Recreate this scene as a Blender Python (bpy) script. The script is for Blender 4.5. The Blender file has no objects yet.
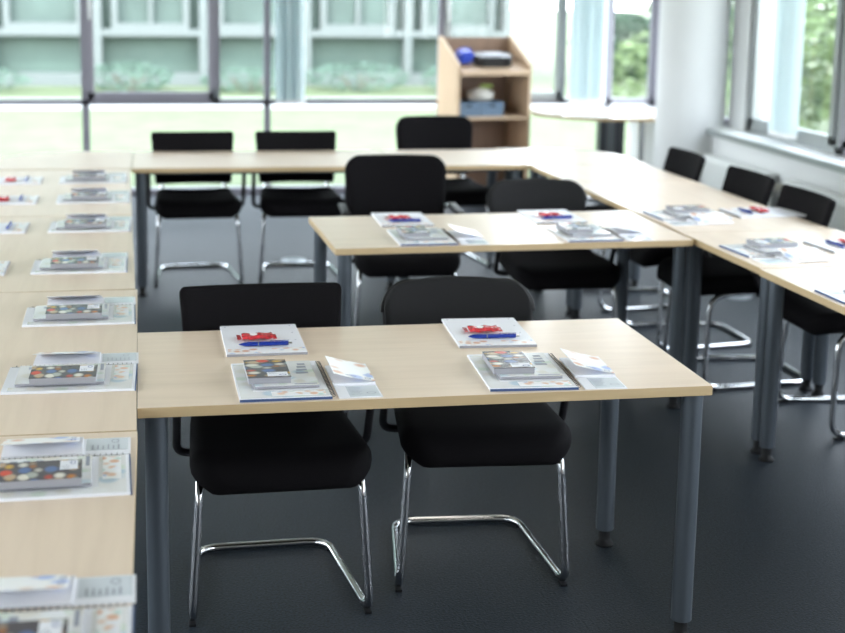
import bpy, bmesh, math, random
from mathutils import Vector, Matrix
random.seed(7)
C = bpy.context.scene.collection
PI = math.pi

# ------------------------------------------------------------------ camera
cd = bpy.data.cameras.new('camera'); cam = bpy.data.objects.new('camera', cd); C.objects.link(cam)
YAW, PITCH, ROLL, CAMH = 0.155, 0.1698, 0.0117, 1.8129
fw = Vector((math.sin(YAW)*math.cos(PITCH), math.cos(YAW)*math.cos(PITCH), -math.sin(PITCH)))
rt = Vector((math.cos(YAW), -math.sin(YAW), 0)); up = rt.cross(fw)
r2 = rt*math.cos(ROLL)+up*math.sin(ROLL); u2 = -rt*math.sin(ROLL)+up*math.cos(ROLL)
cam.matrix_world = Matrix(((r2.x, u2.x, -fw.x, 0), (r2.y, u2.y, -fw.y, 0), (r2.z, u2.z, -fw.z, CAMH), (0, 0, 0, 1)))
cd.sensor_width = 36; cd.lens = 1386.0/845*36
cd.shift_x = 0.0576; cd.shift_y = -0.1190
cd.clip_start = 0.05; cd.clip_end = 300
cd.dof.use_dof = True; cd.dof.focus_distance = 3.75; cd.dof.aperture_fstop = 2.5
bpy.context.scene.camera = cam

# ------------------------------------------------------------------ sky, lamps, exposure
w = bpy.data.worlds.new('overcast_sky'); bpy.context.scene.world = w; w.use_nodes = True
nt = w.node_tree; nt.nodes.clear()
out = nt.nodes.new('ShaderNodeOutputWorld'); bg = nt.nodes.new('ShaderNodeBackground')
tc = nt.nodes.new('ShaderNodeTexCoord'); sp = nt.nodes.new('ShaderNodeSeparateXYZ')
mr = nt.nodes.new('ShaderNodeMapRange'); mr.inputs[1].default_value = -0.05; mr.inputs[2].default_value = 0.7
mx = nt.nodes.new('ShaderNodeMix'); mx.data_type = 'RGBA'
mx.inputs[6].default_value = (0.945, 0.965, 1.0, 1); mx.inputs[7].default_value = (0.78, 0.85, 1.0, 1)
nt.links.new(tc.outputs['Generated'], sp.inputs[0]); nt.links.new(sp.outputs[2], mr.inputs[0])
nt.links.new(mr.outputs[0], mx.inputs[0]); nt.links.new(mx.outputs[2], bg.inputs[0]); nt.links.new(bg.outputs[0], out.inputs[0])
bg.inputs[1].default_value = 7.0

def area(name, loc, rot, sx, sy, power, col=(1, 1, 1), portal=False):
    l = bpy.data.lights.new(name, 'AREA'); l.shape = 'RECTANGLE'; l.size = sx; l.size_y = sy
    l.energy = power; l.color = col
    o = bpy.data.objects.new(name, l); C.objects.link(o); o.location = loc; o.rotation_euler = rot
    if portal: l.cycles.is_portal = True
    return o
# unseen fill lights at ceiling height, added to lift the interior
for lx in (-1.6, 1.5):
    for ly in (0.2, 3.4, 6.6):
        area('added_ceiling_fill', (lx, ly, 2.93), (0, 0, 0), 0.3, 1.5, 4, (1.0, 0.93, 0.84))
sl = bpy.data.lights.new('sun', 'SUN'); sl.energy = 3; sl.angle = 0.01; sl.color = (1, 0.97, 0.9)
so = bpy.data.objects.new('sun', sl); C.objects.link(so)      # high sun from behind-left of the building: it lights the garden, never the room
so.rotation_euler = Vector((0.5, 0.75, -1.15)).to_track_quat('-Z', 'Y').to_euler()
area('window_portal', (1.2, 11.75, 1.5), (-PI/2, 0, 0), 7.0, 3.0, 1, portal=True)
area('window_portal', (4.42, 4.0, 1.85), (0, PI/2, 0), 2.2, 15.0, 1, portal=True)
area('window_portal', (-4.3, 4.2, 1.82), (0, -PI/2, 0), 1.9, 14.5, 1, portal=True)  # portal over the added, unseen left window
vs = bpy.context.scene.view_settings
vs.view_transform = 'Standard'; vs.look = 'None'; vs.gamma = 1; vs.use_curve_mapping = False
vs.exposure = 0.62

# ------------------------------------------------------------------ materials
def mat(name, col, rough=0.5, metal=0.0, spec=0.5, coat=0.0, noise=None, sheen=0.0):
    m = bpy.data.materials.new(name); m.use_nodes = True
    b = m.node_tree.nodes['Principled BSDF']
    b.inputs['Base Color'].default_value = (*col, 1); b.inputs['Roughness'].default_value = rough
    b.inputs['Metallic'].default_value = metal; b.inputs['Specular IOR Level'].default_value = spec
    b.inputs['Coat Weight'].default_value = coat; b.inputs['Sheen Weight'].default_value = sheen
    if noise:
        scale, amt, bump = noise
        n = m.node_tree; L = n.links
        t = n.nodes.new('ShaderNodeTexCoord'); nz = n.nodes.new('ShaderNodeTexNoise'); nz.inputs['Scale'].default_value = scale
        nz.inputs['Detail'].default_value = 4
        mp = n.nodes.new('ShaderNodeMapRange'); mp.inputs[1].default_value = 0.3; mp.inputs[2].default_value = 0.7
        mp.inputs[3].default_value = 1-amt; mp.inputs[4].default_value = 1+amt
        mu = n.nodes.new('ShaderNodeMix'); mu.data_type = 'RGBA'; mu.blend_type = 'MULTIPLY'; mu.inputs[0].default_value = 1
        mu.inputs[6].default_value = (*col, 1)
        L.new(t.outputs['Object'], nz.inputs['Vector']); L.new(nz.outputs['Fac'], mp.inputs[0]); L.new(mp.outputs[0], mu.inputs[7])
        L.new(mu.outputs[2], b.inputs['Base Color'])
        if bump:
            bp = n.nodes.new('ShaderNodeBump'); bp.inputs['Strength'].default_value = bump; bp.inputs['Distance'].default_value = 0.002
            L.new(nz.outputs['Fac'], bp.inputs['Height']); L.new(bp.outputs[0], b.inputs['Normal'])
    return m

def wood(name, col, col2, rough=0.38, sc=(2.0, 26.0, 26.0)):
    m = bpy.data.materials.new(name); m.use_nodes = True; n = m.node_tree; L = n.links
    b = n.nodes['Principled BSDF']; b.inputs['Roughness'].default_value = rough; b.inputs['Specular IOR Level'].default_value = 0.42
    t = n.nodes.new('ShaderNodeTexCoord'); mp = n.nodes.new('ShaderNodeMapping'); mp.inputs['Scale'].default_value = sc
    nz = n.nodes.new('ShaderNodeTexNoise'); nz.inputs['Scale'].default_value = 1.0; nz.inputs['Detail'].default_value = 6
    nz.inputs['Distortion'].default_value = 0.6
    r = n.nodes.new('ShaderNodeValToRGB'); r.color_ramp.elements[0].color = (*col2, 1); r.color_ramp.elements[1].color = (*col, 1)
    r.color_ramp.elements[0].position = 0.3; r.color_ramp.elements[1].position = 0.62
    L.new(t.outputs['Object'], mp.inputs[0]); L.new(mp.outputs[0], nz.inputs['Vector']); L.new(nz.outputs['Fac'], r.inputs[0])
    L.new(r.outputs[0], b.inputs['Base Color'])
    return m

def picture(name, palette, scale, rand=0.9, rough=0.25, stretch=(1, 1, 1), white=0.0):
    """printed photograph: soft coloured blobs"""
    m = bpy.data.materials.new(name); m.use_nodes = True; n = m.node_tree; L = n.links
    b = n.nodes['Principled BSDF']; b.inputs['Roughness'].default_value = rough
    t = n.nodes.new('ShaderNodeTexCoord'); mp = n.nodes.new('ShaderNodeMapping'); mp.inputs['Scale'].default_value = stretch
    v = n.nodes.new('ShaderNodeTexVoronoi'); v.inputs['Scale'].default_value = scale; v.inputs['Randomness'].default_value = rand
    v.feature = 'F1'
    s = n.nodes.new('ShaderNodeSeparateColor')
    r = n.nodes.new('ShaderNodeValToRGB'); cr = r.color_ramp; cr.interpolation = 'CONSTANT'
    while len(cr.elements) > 1: cr.elements.remove(cr.elements[-1])
    cr.elements[0].position = 0; cr.elements[0].color = (*palette[0], 1)
    for i, p in enumerate(palette[1:], 1):
        e = cr.elements.new(i/len(palette)); e.color = (*p, 1)
    d = n.nodes.new('ShaderNodeMapRange'); d.inputs[1].default_value = 0.35; d.inputs[2].default_value = 0.6
    mixn = n.nodes.new('ShaderNodeMix'); mixn.data_type = 'RGBA'
    g = (white, white, white) if white else (0.10, 0.09, 0.10)
    mixn.inputs[7].default_value = (*g, 1)
    L.new(t.outputs['Object'], mp.inputs[0]); L.new(mp.outputs[0], v.inputs['Vector'])
    L.new(v.outputs['Color'], s.inputs[0]); L.new(s.outputs[0], r.inputs[0])
    L.new(v.outputs['Distance'], d.inputs[0]); L.new(d.outputs[0], mixn.inputs[0])
    L.new(r.outputs[0], mixn.inputs[6]); L.new(mixn.outputs[2], b.inputs['Base Color'])
    return m

MAPLE = wood('maple_laminate', (0.75, 0.615, 0.485), (0.69, 0.56, 0.435), 0.29)
EDGE = wood('maple_edge_band', (0.50, 0.37, 0.215), (0.45, 0.33, 0.18), 0.45)
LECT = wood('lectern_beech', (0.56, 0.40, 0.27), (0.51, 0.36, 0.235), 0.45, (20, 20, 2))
LECT_SHADE = wood('lectern_beech_painted_shade', (0.25, 0.155, 0.105), (0.21, 0.13, 0.085), 0.5, (20, 20, 2))  # same beech as LECT, the shade inside is put into its colour
LEGM = mat('silver_grey_powder_coat', (0.085, 0.10, 0.118), 0.36, 0.45)
BLACKP = mat('black_plastic', (0.006, 0.006, 0.007), 0.6, spec=0.25)
FABRIC = mat('black_upholstery', (0.0042, 0.0036, 0.0046), 0.85, noise=(700, 0.25, 0.25), spec=0.12)
MESHF = mat('charcoal_mesh_fabric', (0.010, 0.010, 0.011), 0.8, noise=(900, 0.3, 0.3), spec=0.25)
CHROME = mat('chrome', (0.62, 0.63, 0.65), 0.07, 1.0)
ARM = mat('black_arm_coat', (0.012, 0.011, 0.013), 0.45)
CARPET = mat('slate_blue_carpet', (0.0095, 0.0150, 0.0225), 0.54, noise=(130, 0.95, 1.0), spec=0.36)
WHITEW = mat('white_paint', (0.63, 0.64, 0.64), 0.6)
CEIL = mat('ceiling_white', (0.55, 0.54, 0.53), 0.8)
FRAME = mat('anthracite_frame', (0.25, 0.24, 0.28), 0.4, 0.3)
FRAMEL = mat('grey_aluminium_frame', (0.30, 0.32, 0.32), 0.35, 0.5)
SILL = mat('white_sill', (0.86, 0.88, 0.88), 0.25)
SILLE = mat('sill_grey_edge', (0.28, 0.31, 0.31), 0.35, 0.4)
PAPER = mat('white_paper', (0.78, 0.79, 0.84), 0.45)
GLOSSP = mat('glossy_pale_paper', (0.66, 0.71, 0.76), 0.16, coat=0.5)
PAGES = mat('page_block_grey', (0.30, 0.30, 0.33), 0.7)
NAVY = mat('navy_spine', (0.05, 0.09, 0.22), 0.35)
TEXTG = mat('printed_grey_text', (0.25, 0.27, 0.33), 0.5)
LOGO = mat('printed_blue_logo', (0.04, 0.08, 0.25), 0.5)
WIRE = mat('spiral_wire', (0.05, 0.05, 0.06), 0.35, 0.6)
PENB = mat('pen_blue', (0.008, 0.03, 0.25), 0.25)
RED = mat('sweet_packet_red', (0.50, 0.03, 0.04), 0.2, noise=(90, 0.6, 1.0), coat=0.4)
WPRINT = mat('packet_white_print', (0.8, 0.8, 0.8), 0.3)
FOOD = picture('cover_photo_bowls', [(0.55, 0.20, 0.04), (0.62, 0.08, 0.05), (0.75, 0.45, 0.08), (0.45, 0.58, 0.62), (0.72, 0.68, 0.60), (0.12, 0.18, 0.36), (0.50, 0.36, 0.24), (0.40, 0.42, 0.38)], 27, 0.6, 0.2, (1, 1.35, 0.02))
HANDS = picture('photo_strip_hands', [(0.62, 0.33, 0.20), (0.70, 0.42, 0.28), (0.80, 0.80, 0.85), (0.25, 0.35, 0.62), (0.74, 0.50, 0.36), (0.85, 0.85, 0.88), (0.45, 0.6, 0.55)], 42, 0.9, 0.3, (1, 1, 0.02), white=0.82)
HANDB = picture('photo_leaflet_hands', [(0.70, 0.40, 0.26), (0.82, 0.83, 0.86), (0.66, 0.36, 0.22), (0.35, 0.45, 0.75), (0.84, 0.84, 0.86)], 24, 0.9, 0.3, (1, 1, 0.02), white=0.84)
SOFT = picture('pale_brochure_photo', [(0.60, 0.70, 0.78), (0.80, 0.82, 0.84), (0.66, 0.74, 0.66), (0.74, 0.72, 0.66), (0.50, 0.62, 0.72)], 22, 0.9, 0.16, (1, 1, 0.02), white=0.78)
LAWN = mat('bright_lawn', (0.098, 0.125, 0.062), 0.9, noise=(3, 0.18, 0))
PAVE = mat('pale_paving', (0.35, 0.36, 0.35), 0.8)
FACW = mat('facade_white', (0.14, 0.158, 0.153), 0.6)
FACG = mat('facade_green_glass', (0.080, 0.115, 0.10), 0.45, noise=(0.9, 0.25, 0))
FACS = mat('facade_spandrel', (0.075, 0.115, 0.094), 0.5, noise=(1.2, 0.15, 0))
LEAFD = mat('leaf_dark', (0.03, 0.085, 0.04), 0.6, noise=(3, 0.4, 0))
LEAFB = mat('leaf_bright', (0.17, 0.235, 0.11), 0.55, noise=(2.5, 0.5, 0))
LEAFP = mat('leaf_pale', (0.14, 0.22, 0.17), 0.6, noise=(3, 0.3, 0))
BARK = mat('bark', (0.16, 0.12, 0.09), 0.9)
BAGB = mat('blue_bag', (0.015, 0.05, 0.42), 0.45)
BOXG = mat('blue_grey_felt', (0.13, 0.19, 0.27), 0.8, noise=(60, 0.25, 0.2))
BLIND = mat('vertical_blind_fabric', (0.62, 0.72, 0.70), 0.7)
RAD = mat('radiator_white', (0.78, 0.80, 0.79), 0.35)
BEIGE = mat('valve_beige', (0.45, 0.43, 0.38), 0.4)
PLATE = mat('floor_box_metal', (0.22, 0.24, 0.26), 0.3, 0.7)

def glass_mat():
    m = bpy.data.materials.new('window_glass'); m.use_nodes = True; n = m.node_tree; L = n.links; n.nodes.clear()
    o = n.nodes.new('ShaderNodeOutputMaterial'); t = n.nodes.new('ShaderNodeBsdfTransparent'); g = n.nodes.new('ShaderNodeBsdfGlossy')
    t.inputs[0].default_value = (0.95, 0.972, 0.963, 1); g.inputs[0].default_value = (1, 1, 1, 1); g.inputs['Roughness'].default_value = 0.01
    f = n.nodes.new('ShaderNodeFresnel'); f.inputs[0].default_value = 1.3
    ge = n.nodes.new('ShaderNodeNewGeometry'); iv = n.nodes.new('ShaderNodeMath'); iv.operation = 'SUBTRACT'; iv.inputs[0].default_value = 1
    mu = n.nodes.new('ShaderNodeMath'); mu.operation = 'MULTIPLY'       # only the outer faces of the pane reflect
    L.new(ge.outputs['Backfacing'], iv.inputs[1]); L.new(iv.outputs[0], mu.inputs[0]); L.new(f.outputs[0], mu.inputs[1])
    x = n.nodes.new('ShaderNodeMixShader'); L.new(mu.outputs[0], x.inputs[0]); L.new(t.outputs[0], x.inputs[1]); L.new(g.outputs[0], x.inputs[2])
    L.new(x.outputs[0], o.inputs[0]); return m
GLASS = glass_mat()
def translucent(name, col):
    m = bpy.data.materials.new(name); m.use_nodes = True; n = m.node_tree; L = n.links; n.nodes.clear()
    o = n.nodes.new('ShaderNodeOutputMaterial'); t = n.nodes.new('ShaderNodeBsdfTranslucent'); g = n.nodes.new('ShaderNodeBsdfDiffuse')
    t.inputs[0].default_value = (*col, 1); g.inputs[0].default_value = (*col, 1)
    x = n.nodes.new('ShaderNodeMixShader'); x.inputs[0].default_value = 0.5; L.new(t.outputs[0], x.inputs[1]); L.new(g.outputs[0], x.inputs[2])
    L.new(x.outputs[0], o.inputs[0]); return m
BLIND = translucent('vertical_blind_fabric', (0.70, 0.77, 0.78))

for m_ in (LEAFD, LEAFB, LEAFP):
    m_.node_tree.nodes['Principled BSDF'].inputs['Transmission Weight'].default_value = 0.0
    n = m_.node_tree; b = n.nodes['Principled BSDF']; o = n.nodes['Material Output']
    t = n.nodes.new('ShaderNodeBsdfTranslucent'); x = n.nodes.new('ShaderNodeMixShader'); x.inputs[0].default_value = 0.4
    src = b.inputs['Base Color'].links[0].from_socket
    n.links.new(src, t.inputs[0]); n.links.new(b.outputs[0], x.inputs[1]); n.links.new(t.outputs[0], x.inputs[2]); n.links.new(x.outputs[0], o.inputs[0])

# ------------------------------------------------------------------ helpers
def new(): return bmesh.new()
def link(name, bm, mats, parent=None, loc=None, rotz=0, smooth=False):
    me = bpy.data.meshes.new(name); bm.normal_update(); bm.to_mesh(me); bm.free()
    if not isinstance(mats, (list, tuple)): mats = [mats]
    for m in mats: me.materials.append(m)
    if smooth:
        for p in me.polygons: p.use_smooth = True
        me.set_sharp_from_angle(angle=math.radians(40))
    o = bpy.data.objects.new(name, me); C.objects.link(o)
    if parent: o.parent = parent
    if loc: o.location = loc
    o.rotation_euler = (0, 0, rotz)
    return o
def tag(o, label, cat, group=None, kind=None):
    o['label'] = label; o['category'] = cat
    if group: o['group'] = group
    if kind: o['kind'] = kind
    return o
def thing(name, label, cat, loc=(0, 0, 0), rotz=0, group=None):
    o = bpy.data.objects.new(name, None); C.objects.link(o); o.empty_display_size = 0.1
    o.location = loc; o.rotation_euler = (0, 0, rotz)
    return tag(o, label, cat, group)
def struct(name, bm, m, **k):
    o = link(name, bm, m, **k); o['kind'] = 'structure'; return o
def copy_tree(o, parent=None):
    c = o.copy(); C.objects.link(c)
    if parent: c.parent = parent
    for ch in [x for x in bpy.data.objects if x.parent == o]: copy_tree(ch, c)
    return c

def box(bm, x0, x1, y0, y1, z0, z1, bev=0.0, mi=0, M=None):
    r = bmesh.ops.create_cube(bm, size=1)
    vs_ = r['verts']
    for v in vs_:
        v.co = Vector(((x0+x1)/2+v.co.x*(x1-x0), (y0+y1)/2+v.co.y*(y1-y0), (z0+z1)/2+v.co.z*(z1-z0)))
        if M: v.co = M @ v.co
    fs = {f for v in vs_ for f in v.link_faces}
    for f in fs: f.material_index = mi
    if bev:
        es = list({e for v in vs_ for e in v.link_edges})
        bmesh.ops.bevel(bm, geom=es, offset=bev, segments=2, affect='EDGES', profile=0.7)
def fillet(pts, rad, n=5):
    pts = [Vector(p) for p in pts]; o = [pts[0]]
    for i in range(1, len(pts)-1):
        a, b, c = pts[i-1], pts[i], pts[i+1]
        r = rad[i] if isinstance(rad, (list, tuple)) else rad
        r = min(r, (a-b).length*0.49, (c-b).length*0.49)
        p, q = b+(a-b).normalized()*r, b+(c-b).normalized()*r
        for k in range(n+1):
            t = k/n; o.append(p*(1-t)**2+b*2*t*(1-t)+q*t*t)
    o.append(pts[-1]); return o
def tube(bm, pts, r, seg=10, cap=True, flat=1.0):
    pts = [Vector(p) for p in pts]; rings = []; prev = None
    for i, p in enumerate(pts):
        d = (pts[min(i+1, len(pts)-1)]-pts[max(i-1, 0)]).normalized()
        if prev is None:
            a = Vector((0, 0, 1)) if abs(d.z) < 0.9 else Vector((0, 1, 0))
            n = (a-d*a.dot(d)).normalized()
        else: n = (prev-d*prev.dot(d)).normalized()
        prev = n; b = d.cross(n)
        rings.append([bm.verts.new(p+n*math.cos(2*PI*k/seg)*r+b*math.sin(2*PI*k/seg)*r*flat) for k in range(seg)])
    for i in range(len(rings)-1):
        for k in range(seg):
            bm.faces.new((rings[i][k], rings[i][(k+1) % seg], rings[i+1][(k+1) % seg], rings[i+1][k]))
    if cap:
        bm.faces.new(rings[0][::-1]); bm.faces.new(rings[-1])
def lathe(bm, prof, seg=24, cx=0, cy=0):
    rings = []
    for r, z in prof:
        rings.append([bm.verts.new((cx+r*math.cos(2*PI*k/seg), cy+r*math.sin(2*PI*k/seg), z)) for k in range(seg)])
    for i in range(len(rings)-1):
        for k in range(seg):
            bm.faces.new((rings[i][k], rings[i][(k+1) % seg], rings[i+1][(k+1) % seg], rings[i+1][k]))
    bm.faces.new(rings[0][::-1]); bm.faces.new(rings[-1])
def prism(bm, poly, z0, z1, mi_side=0, mi_top=0, bev=0):
    n = len(poly)
    a = [bm.verts.new((x, y, z0)) for x, y in poly]; b = [bm.verts.new((x, y, z1)) for x, y in poly]
    f = bm.faces.new(a[::-1]); f.material_index = mi_top
    f = bm.faces.new(b); f.material_index = mi_top
    for i in range(n):
        f = bm.faces.new((a[i], a[(i+1) % n], b[(i+1) % n], b[i])); f.material_index = mi_side
def cushion(bm, w0, w1, h, T, rb, rtop, fn, nu=22, nv=22, er=None, bulge=0.0):
    """rounded pad, w0 wide at v=0 and w1 wide at v=h"""
    er = er or T*0.5
    def cl(n): return [0.5-0.5*math.cos(PI*i/n) for i in range(n+1)]
    cols, rows = cl(nu), cl(nv); F, B = [], []
    for v in rows:
        V = v*h; hw = (w0+(w1-w0)*v)/2
        for r, dd in ((rb, V), (rtop, h-V)):
            if dd < r: hw -= r-math.sqrt(max(0, r*r-(r-dd)**2))
        rf, rbk = [], []
        for u in cols:
            X = (2*u-1)*hw
            e = min(hw-abs(X), V, h-V)/er
            e = max(0, min(1, e)); th = T/2*math.sqrt(max(0, 1-(1-e)**2))
            th += bulge*(1-(2*u-1)**2)*(4*v*(1-v))
            rf.append(bm.verts.new(fn(X, V, th))); rbk.append(bm.verts.new(fn(X, V, -th)))
        F.append(rf); B.append(rbk)
    for i in range(nv):
        for j in range(nu):
            bm.faces.new((F[i][j], F[i][j+1], F[i+1][j+1], F[i+1][j]))
            bm.faces.new((B[i][j], B[i+1][j], B[i+1][j+1], B[i][j+1]))
    bmesh.ops.remove_doubles(bm, verts=bm.verts, dist=1e-5)
    bmesh.ops.recalc_face_normals(bm, faces=bm.faces)

# ------------------------------------------------------------------ room shell
XL, XR, YB, YF, HC = -4.2, 4.3, 11.65, -3.2, 3.0
bm = new(); box(bm, XL-0.2, XR+0.2, YF-0.2, YB+0.1, -0.1, 0); struct('floor', bm, CARPET)
bm = new(); box(bm, XL-0.2, XR+0.4, YF-0.2, YB+0.4, HC, HC+0.2); struct('ceiling', bm, CEIL)
bm = new(); box(bm, XL-0.2, XL, YF, YB+0.1, 0, 0.9); box(bm, XL-0.2, XL, YF, YB+0.1, 2.75, HC)
y = YF
while y < YB: box(bm, XL-0.2, XL, y, y+0.18, 0.9, 2.75); y += 2.93
struct('wall_left', bm, WHITEW)
bm = new(); box(bm, XL-0.12, XL-0.11, YF+0.1, YB, 0.9, 2.75); struct('window_10', bm, GLASS)  # unseen window, added to bring light onto the left tables
bm = new(); box(bm, XL, XR, YF-0.2, YF, 0, HC); struct('wall_front', bm, mat('warm_grey_wall', (0.30, 0.27, 0.25), 0.7))
# right wall: breast wall, sill, piers
bm = new(); box(bm, 4.08, XR+0.2, YF, YB, 0, 0.70); box(bm, 4.25, XR+0.2, 9.62, 9.90, 0.70, HC)
box(bm, 4.2, XR+0.2, YF, YB, 2.75, HC); struct('wall_right', bm, WHITEW)
bm = new(); box(bm, 4.045, 4.27, YF, YB, 0.705, 0.738); box(bm, 4.03, 4.047, YF, YB, 0.695, 0.738, 0, 1)
struct('trim_1', bm, [SILL, SILLE])
bm = new(); lathe(bm, [(0.26, 0), (0.26, HC)], 48, 4.00, 10.05)
struct('trim_2', bm, WHITEW, smooth=True)
bm = new(); box(bm, XL, XR, YB-0.02, YB+0.08, 2.72, HC); struct('trim_3', bm, WHITEW)

def rod(bm, x0, x1, z0, z1, y=YB, d=0.06, mi=0): box(bm, x0, x1, y-d/2, y+d/2, z0, z1, 0, mi)
# back glazed facade: frame of mullions and transom
bm = new()
for x0, x1 in ((XL, XL+0.06), (-2.1, -2.04), (-0.625, -0.565), (0.452, 0.505), (0.873, 0.928), (2.355, 2.41), (3.43, 3.475), (3.84, 3.90), (4.24, 4.30)):
    rod(bm, x0, x1, 0.76 if x0 in (0.452, 3.43) else 0, 2.72)
rod(bm, XL, XR, 0.758, 0.802); rod(bm, XL, XR, 0, 0.055, d=0.10); rod(bm, XL, XR, 2.68, 2.74)
struct('window_1', bm, FRAME)
# the lower panes have no mullion at the sash hinge side: glass panes above and below
bm = new()
box(bm, XL+0.05, XR-0.05, YB+0.005, YB+0.012, 0.05, 0.76); box(bm, XL+0.05, XR-0.05, YB+0.005, YB+0.012, 0.80, 2.70)
g = link('glazing', bm, GLASS, parent=bpy.data.objects['window_1'])
def sash(name, x0, x1, z0, z1, m, hx):
    bm = new(); y = YB-0.035
    for a in ((x0, x0+0.055, z0, z1), (x1-0.055, x1, z0, z1), (x0, x1, z0, z0+0.065), (x0, x1, z1-0.06, z1)):
        box(bm, a[0], a[1], y-0.03, y+0.03, a[2], a[3], 0.004)
    s = struct(name, bm, m)
    bm = new(); box(bm, hx-0.014, hx+0.014, y-0.045, y-0.03, 1.53, 1.66, 0.003); box(bm, hx-0.011, hx+0.011, y-0.075, y-0.05, 1.46, 1.63, 0.004)
    link('handle', bm, mat(name+'_handle', (0.7, 0.72, 0.72), 0.3), parent=s)
    bm = new(); box(bm, x1-0.012, x1+0.018, y-0.045, y-0.028, 0.815, 0.90, 0.003)
    link('hinge', bm, PLATE, parent=s)
sash('window_2', -0.575, 0.465, 0.80, 2.68, FRAME, -0.545)
sash('window_3', 2.40, 3.44, 0.80, 2.68, FRAMEL, 2.43)
# right hand windows
def side_window(name, y0, y1, m, sashed=True):
    bm = new(); x0, x1 = 4.27, 4.34
    t = 0.06
    for a in ((y0, y0+t, 0.738, 2.75), (y1-t, y1, 0.738, 2.75), (y0, y1, 0.738, 0.79), (y0, y1, 2.70, 2.75)):
        box(bm, x0, x1, a[0], a[1], a[2], a[3], 0.003)
    if sashed:
        for a in ((y0+t, y0+2*t, 0.79, 2.70), (y1-2.3*t, y1-t, 0.79, 2.70), (y0+t, y1-t, 0.79, 0.845), (y0+t, y1-t, 2.64, 2.70)):
            box(bm, x0-0.02, x1-0.02, a[0], a[1], a[2], a[3], 0.003)
    s = struct(name, bm, m)
    bm = new(); box(bm, 4.305, 4.312, y0+t*0.5, y1-t*0.5, 0.77, 2.72); link('glazing', bm, GLASS, parent=s)
side_window('window_4', 9.90, 11.60, FRAME, False)
n = 5; y1 = 9.62
for i in range(5):
    y0 = y1-1.42 if i == 0 else y1-2.6
    side_window('window_%d' % (n+i), y0, y1, FRAMEL if i == 0 else FRAME); y1 = y0

# ------------------------------------------------------------------ tables
def table_legs(root, pts, rail=None):
    for x, y in pts:
        bm = new(); lathe(bm, [(0.029, 0.055), (0.029, 0.718)], 24, x, y)
        lg = link('leg', bm, LEGM, parent=root, smooth=True)
        bm = new(); lathe(bm, [(0.030, 0.0), (0.030, 0.006), (0.022, 0.014), (0.018, 0.02), (0.020, 0.056)], 20, x, y)
        link('foot', bm, BLACKP, parent=lg, smooth=True)
    if rail:
        x0, x1, y0, y1 = rail; bm = new()
        for a in ((x0, x1, y0-0.012, y0+0.012), (x0, x1, y1-0.012, y1+0.012), (x0-0.012, x0+0.012, y0+0.012, y1-0.012), (x1-0.012, x1+0.012, y0+0.012, y1-0.012)):
            box(bm, *a, 0.688, 0.718)
        link('frame_rail', bm, LEGM, parent=root)
TW, TD, TH, TT = 1.524, 0.756, 0.745, 0.027
def table(label, x, y, rz, w=TW, d=TD, group=None):
    t = thing('conference_table', label, 'table', (x, y, 0), rz, group)
    bm = new(); box(bm, 0, w, 0, d, TH-TT, TH, 0.002)
    for f in bm.faces: f.material_index = 0 if abs(f.normal.z) > 0.8 else 1
    link('tabletop', bm, [MAPLE, EDGE], parent=t)
    i, j = 0.034, 0.052
    table_legs(t, [(i+0.012, j), (w-i, j), (w-i, d-j), (i+0.012, d-j)], (i+0.08, w-i-0.08, j+0.10, d-j-0.10))
    return t
table('front free-standing maple table carrying two sets of brochures', -0.064, 3.388, 0.014)
table('middle maple table behind the front one, butted to the right-hand row', 0.690, 5.398, 0.035)
# left row (long side along y): rotate 90 deg, origin at near-right corner
def ytable(label, xr, ynear, rz=0, L=TW, group=None):   # right edge at xr, runs away from the camera
    return table(label, xr, ynear, PI/2+rz, L, TD, group)
ytable('maple table of the left row nearest the camera, at the bottom edge', -0.057, 1.686, 0.003)
ytable('second maple table of the left row, touching the front table', -0.064, 3.218, 0.012)
ytable('third maple table of the left row', -0.090, 4.752, 0.024)
ytable('fourth maple table of the left row, at its far end', -0.127, 6.286, 0.024)
# far row
table('long far maple table before the two left square-backed chairs', -0.155, 7.832, 0.0)
table('short far maple table in front of the lectern', 1.372, 7.832, 0.0, 0.756)
# right row
def xtable(label, xl, yfar, rz=0, L=TW, D=TD):                 # left edge at xl, runs towards the camera
    return table(label, xl, yfar, -PI/2+rz, L, D)
xtable('short maple table of the right row beside the rounded corner table', 2.152, 7.801, 0.035, 0.655, 0.70)
xtable('long maple table of the right row, against the middle table and beyond', 2.176, 7.140, 0.035, 1.520, 0.70)
xtable('short maple table of the right row, at the front right corner of the middle table', 2.224, 5.618, 0.035, 0.750, 0.72)
xtable('maple table of the right row nearest the camera, at the right edge', 2.240, 4.859, 0.035)
# rounded corner tables
def corner(label, x, y, flip, rz=0):
    t = thing('corner_table', label, 'table', (x, y, 0), rz)
    S, R, SX = 0.80, 0.50, (0.80 if flip else 0.725); pts = [(0, 0), (SX, 0)]
    for k in range(13):
        a = k/12*PI/2; pts.append((SX-R+R*math.cos(a), S-R+R*math.sin(a)))
    pts.append((0, S))
    if flip: pts = [(-px, py) for px, py in pts][::-1]
    bm = new(); prism(bm, pts, TH-TT, TH, 1, 0); link('tabletop', bm, [MAPLE, EDGE], parent=t)
    s = -1 if flip else 1
    table_legs(t, [(s*0.06, 0.06), (s*0.66, 0.07), (s*0.50, 0.52), (s*0.07, 0.7)])
corner('far right corner table with a rounded outer corner', 2.134, 7.830, False)
corner('far left corner table with a rounded outer corner', -0.160, 7.832, True)

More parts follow.
